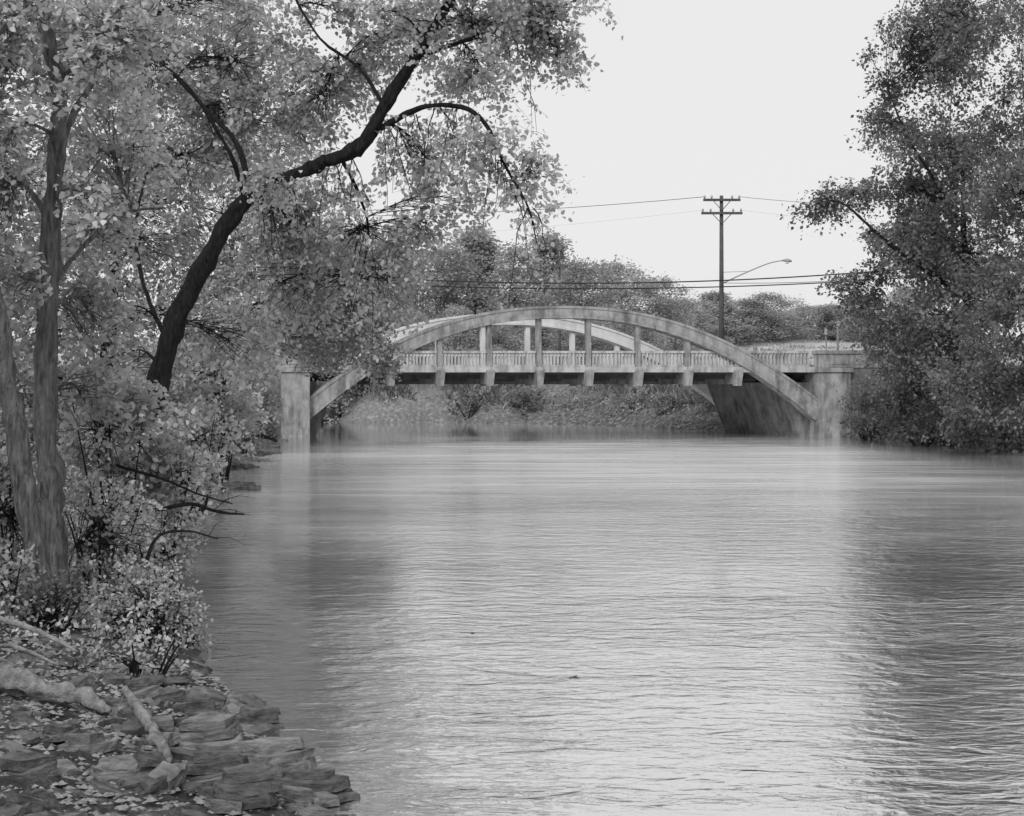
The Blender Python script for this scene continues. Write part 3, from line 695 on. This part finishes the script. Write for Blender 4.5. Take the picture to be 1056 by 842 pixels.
scatter('verge_grass', 'grass on the slope around the bridge approaches', 'grass', 30000, (-40,45), (72,98), .6, .035, M['brush'], .2, 30, notroad)
scatter('field_grass', 'pale dry grass in the field beyond the bridge', 'grass', 60000, (-40,80), (128,215), .35, .09, M['grass'], 1, 300)
scatter('ground_weeds', 'leafy weeds covering the left bank', 'weeds', 46000, (-14,-2), (13.2,40), .3, .055, M['leaf_shrub'], .3, 12, lambda x,y,z: (x < -3.0), True)
scatter('leaf_litter', 'fallen leaves scattered over the foreground bank', 'leaves', 1300, (-8,1), (6,15), .012, .026, M['litter'], .15, 9, None, True)

# ------------------------------------------------------------ rocks
def rock(x, y, s, flat, z=None, mat=None, rot=0, aspect=1.4, sink=.35, seed=0, cuts=3, layers=1, tilt=.2):
    """angular broken slab(s): irregular prisms, roughened along their faces"""
    R = random.Random(seed); off = Vector((seed*1.7,0,0)); bm = bmesh.new(); zz0 = -.5*s*flat
    cx = cy = 0
    for L in range(layers):
        ns = R.choice([4,5,5,6,7]); ph = R.uniform(0,6); th = s*flat*R.uniform(.7,1.3)/(.8+.2*layers); sc = 1-.18*L
        ring = []
        for k in range(ns):
            a = ph+6.283*k/ns+R.uniform(-.32,.32); rr = R.uniform(.62,1.08)*s*sc
            ring.append((cx+math.cos(a)*rr*aspect, cy+math.sin(a)*rr))
        slx, sly = R.uniform(-.12,.12), R.uniform(-.12,.12)
        bot = [bm.verts.new((px_*1.0, py_*1.0, zz0)) for px_, py_ in ring]
        top = [bm.verts.new((cx+(px_-cx)*R.uniform(.86,1.0), cy+(py_-cy)*R.uniform(.86,1.0), zz0+th+(px_-cx)*slx+(py_-cy)*sly)) for px_, py_ in ring]
        bm.faces.new(bot[::-1]); bm.faces.new(top)
        for k in range(ns): bm.faces.new((bot[k], bot[(k+1)%ns], top[(k+1)%ns], top[k]))
        zz0 += th*.96; cx += R.uniform(-.18,.18)*s; cy += R.uniform(.0,.25)*s
    bmesh.ops.triangulate(bm, faces=bm.faces[:])
    for _ in range(cuts): bmesh.ops.subdivide_edges(bm, edges=[e for e in bm.edges if e.calc_length() > s*.22], cuts=1, use_grid_fill=True); bmesh.ops.triangulate(bm, faces=[f for f in bm.faces if len(f.verts) > 3])
    for v in bm.verts:
        p = v.co/s
        n1 = noise.noise_vector(p*2.3+off)*.05+noise.noise_vector(p*7+off)*.045
        v.co += Vector((n1.x*s, n1.y*s, n1.z*s*.45))
    me = bpy.data.meshes.new('rock'); bm.to_mesh(me); bm.free(); me.materials.append(mat or M['rock'])
    o = bpy.data.objects.new('rock', me); C.objects.link(o)
    zz = gz1(x, y) if z is None else z
    o.location = (x, y, max(zz,-.05)+s*flat*(.6-sink)); o.rotation_euler = (R.uniform(-tilt,tilt), R.uniform(-tilt,tilt), rot)
    return o
big = [(290,800,.32,.34,'wide flat slab rock at the water edge, near the tip of the stony point'),(210,770,.27,.32,'pale squarish rock in the middle of the foreground bank'),(262,752,.22,.42,'blocky rock by the water above the slab rocks'),
 (330,824,.26,.34,'low rock at the very tip of the stony point touching the water'),(85,775,.24,.26,'flat pale stone below the fallen log'),(215,806,.25,.32,'flat rock just right of the driftwood stump'),(255,830,.26,.36,'dark rock behind the tip slab near the bottom of the picture'),
 (25,800,.22,.28,'flat stone at the left edge of the foreground'),(205,738,.2,.4,'small slab at the foot of the twiggy bush'),(115,802,.21,.3,'tilted stone left of the driftwood stump'),(60,762,.16,.32,'stone lying right under the fallen log')]
for i, (px, py, s, fl, lab) in enumerate(big):
    q = hit(px, py)
    tag(rock(q.x, q.y, s, fl, None, M['rock2'] if i in (0,1,4,9) else M['rock'], random.uniform(-.6,.6), random.uniform(1.1,1.6), .15, 100+i, 4, 2 if i in (4,7,9,10) else 3, .1), lab, 'rock')
n = 0
while n < 280:
    y = random.uniform(7.6,13.6); x = random.uniform(-6,.2); d = float(sdist(np.array([x]),np.array([y]))[0])
    if d < -.2 or d > 4.2 or random.random() > .2+.8*math.exp(-max(d,0)/.9): continue
    s = random.choice([.04,.05,.06,.08,.10,.13,.17]) if d < 1.2 else random.choice([.03,.05,.07,.09,.12])
    tag(rock(x, y, s, random.uniform(.25,.5), None, random.choice([M['rock'],M['rock'],M['rock2']]), random.uniform(0,6.3), random.uniform(1,1.8), .2, n, 3, random.choice([1,1,2]), .3), 'broken limestone stone among many on the foreground river bank', 'rock', 'loose stones on the foreground bank'); n += 1
k = 0
while k < 26:
    y = random.uniform(40,80); xx = np.interp(y, POLY[5:12,1], POLY[5:12,0])+random.uniform(-.2,1.0)
    tag(rock(xx, y, random.uniform(.15,.35), .4, 0, M['rock'], random.uniform(0,6), 1.5, .25, 400+k, 2), 'small dark rock showing above the shallow water along the left bank', 'rock', 'rocks along the left waterline'); k += 1
n = 20000; x = rng.uniform(-8,.5,n); y = rng.uniform(6.5,14.5,n); d = sdist(x,y); kk = (d > -.1) & (d < 6); x, y = x[kk], y[kk]; z = gz(x,y); n = len(x)
c = np.stack([x,y,z+.01],1); s = rng.uniform(.006,.03,(n,1,1))
oct_ = np.array([(1,0,0),(0,1,0),(-1,0,0),(0,-1,0),(0,0,1)],float); rv = c[:,None,:]+s*oct_[None]*rng.uniform(.6,1.4,(n,5,1))*np.array([1.3,1,.7])
tri = np.concatenate([rv[:,[0,1,4]],rv[:,[1,2,4]],rv[:,[2,3,4]],rv[:,[3,0,4]]],0)
tag(np_mesh('gravel', tri, 3, M['gravel']), 'small gravel and stone chips covering the foreground bank', 'gravel', kind='stuff')

# ------------------------------------------------------------ logs and sticks
def log(name, label, cat, pts, rad, mat, wob=.3, sub=5, twigs=0):
    pp, rr = smooth_path(pts, rad, sub, wob=rad[-1]*.4)
    t = thing(name, pp[0], label, cat); mb = MB(); mb.tube(pp, rr, 14 if rad[0] > .04 else 7, wob=wob); mb.build('stem', mat, t, True)
    for k in range(twigs):
        q = random.choice(pp[2:]); e = q+Vector((random.uniform(-.1,.5),random.uniform(-.4,.4),random.uniform(-.25,.35)))
        mb = MB(); mb.tube([q, q.lerp(e,.5)+Vector((0,0,.05)), e], [rad[-1]*.7,rad[-1]*.5,rad[-1]*.2], 5); mb.build('side_twig', mat, t)
def hl(l): return [hit(*q) for q in l]
log('fallen_log', 'thick weathered fallen log lying on the bank at the left edge', 'log', hl([(-60,708,.16),(-20,712,.14),(15,722,.16),(50,730,.13),(85,736,.12),(114,742,.06)]), [.08,.07,.09,.06,.07,.02], M['driftwood'], .9, 9)
log('fallen_branch', 'thin pale bare branch lying above the fallen log', 'branch', hl([(-40,676,.36),(0,680,.36),(40,690,.33),(80,698,.22)]), [.028,.028,.024,.012], M['driftwood'])
log('fallen_branch', 'second bare branch crossing just under the pale one', 'branch', hl([(-40,704,.24),(10,700,.28),(60,708,.18)]), [.02,.018,.01], M['driftwood'])
log('driftwood_stump', 'weathered driftwood stump standing among the rocks', 'driftwood', hl([(128,738,.22),(142,755,.18),(156,772,.14),(166,784,.12),(176,798,.06)]), [.02,.045,.04,.05,.02], M['driftwood'], 1.1, 8)
log('dead_branch', 'dark dead branch reaching out over the water from the left bank', 'branch', sp([(90,520,19),(150,527,19),(195,520,19),(225,528,19),(252,531,19)]), [.035,.03,.025,.02,.01], M['bark_dark'], twigs=6)
log('dead_branch', 'curved dead branch rising from the water edge below the bushes', 'branch', sp([(148,600,17),(152,575,17),(165,552,17.2),(195,548,17.5),(225,556,17.7)]), [.025,.022,.018,.013,.007], M['bark_dark'], twigs=4)
log('dead_branch', 'thin bare branch drooping to the water beside the left bank', 'branch', sp([(120,480,19),(170,495,19),(205,510,19),(240,520,19)]), [.022,.018,.013,.008], M['bark_dark'], twigs=5)
log('dead_branch', 'dark driftwood pile of branches stranded near the left abutment', 'branch', sp([(215,436,62),(240,441,62),(262,447,61),(285,455,60)]), [.14,.12,.1,.05], M['bark_dark'], twigs=4)
for px, py, lab in ((592,699,'small floating twig on the water near the centre of the river'),(487,654,'tiny floating leaf scrap left of the river centre')):
    Yk = CH*F/(py-HZ); q = P(px,py,Yk); mb = MB()
    mb.tube([q+Vector((-.05,0,.002)), q+Vector((0,.02,.004)), q+Vector((.05,-.02,.002))] if px > 500 else [q+Vector((-.02,0,.002)), q+Vector((.02,.02,.006))], .005, 5)
    mb.tube([q+Vector((-.02,.02,.002)), q+Vector((.03,.08,.006))], .004, 5)
    tag(mb.build('floating_twig', M['bark'], origin=q), lab, 'twig')

# ------------------------------------------------------------ world, light, camera
wd = bpy.data.worlds.new('World'); scene.world = wd; wd.use_nodes = True; nt = wd.node_tree; nt.nodes.clear()
out = nt.nodes.new('ShaderNodeOutputWorld'); bg = nt.nodes.new('ShaderNodeBackground'); sky = nt.nodes.new('ShaderNodeTexSky')
sky.sky_type = 'NISHITA'; sky.sun_disc = False; el, az = math.radians(42), math.radians(200)
sky.sun_elevation = el; sky.sun_rotation = az; sky.dust_density = 4
bw = nt.nodes.new('ShaderNodeRGBToBW'); mx = nt.nodes.new('ShaderNodeMix'); mx.data_type = 'RGBA'; mx.inputs[0].default_value = .88
nt.links.new(sky.outputs[0], bw.inputs[0]); nt.links.new(bw.outputs[0], mx.inputs[6]); mx.inputs[7].default_value = (9.0,9.0,9.0,1)
nt.links.new(mx.outputs[2], bg.inputs[0]); bg.inputs[1].default_value = .1; nt.links.new(bg.outputs[0], out.inputs[0])
sl = bpy.data.lights.new('sun', 'SUN'); sl.energy = 2.0; sl.angle = math.radians(25); sl.color = (1,1,1)
so = bpy.data.objects.new('sun', sl); C.objects.link(so)
d = Vector((math.sin(az)*math.cos(el), math.cos(az)*math.cos(el), math.sin(el)))
so.rotation_euler = d.to_track_quat('Z','Y').to_euler()
cam = bpy.data.cameras.new('camera'); co = bpy.data.objects.new('camera', cam); C.objects.link(co)
co.location = (0,0,CH); co.rotation_euler = (math.radians(90),0,0); cam.sensor_width = 36; cam.lens = 36*F/1056
cam.shift_y = -(421-HZ)/1056; cam.clip_end = 6000; cam.clip_start = .1; scene.camera = co
scene.view_settings.view_transform = 'Standard'; scene.view_settings.look = 'None'; scene.view_settings.exposure = 0
print('LEAVES', total)
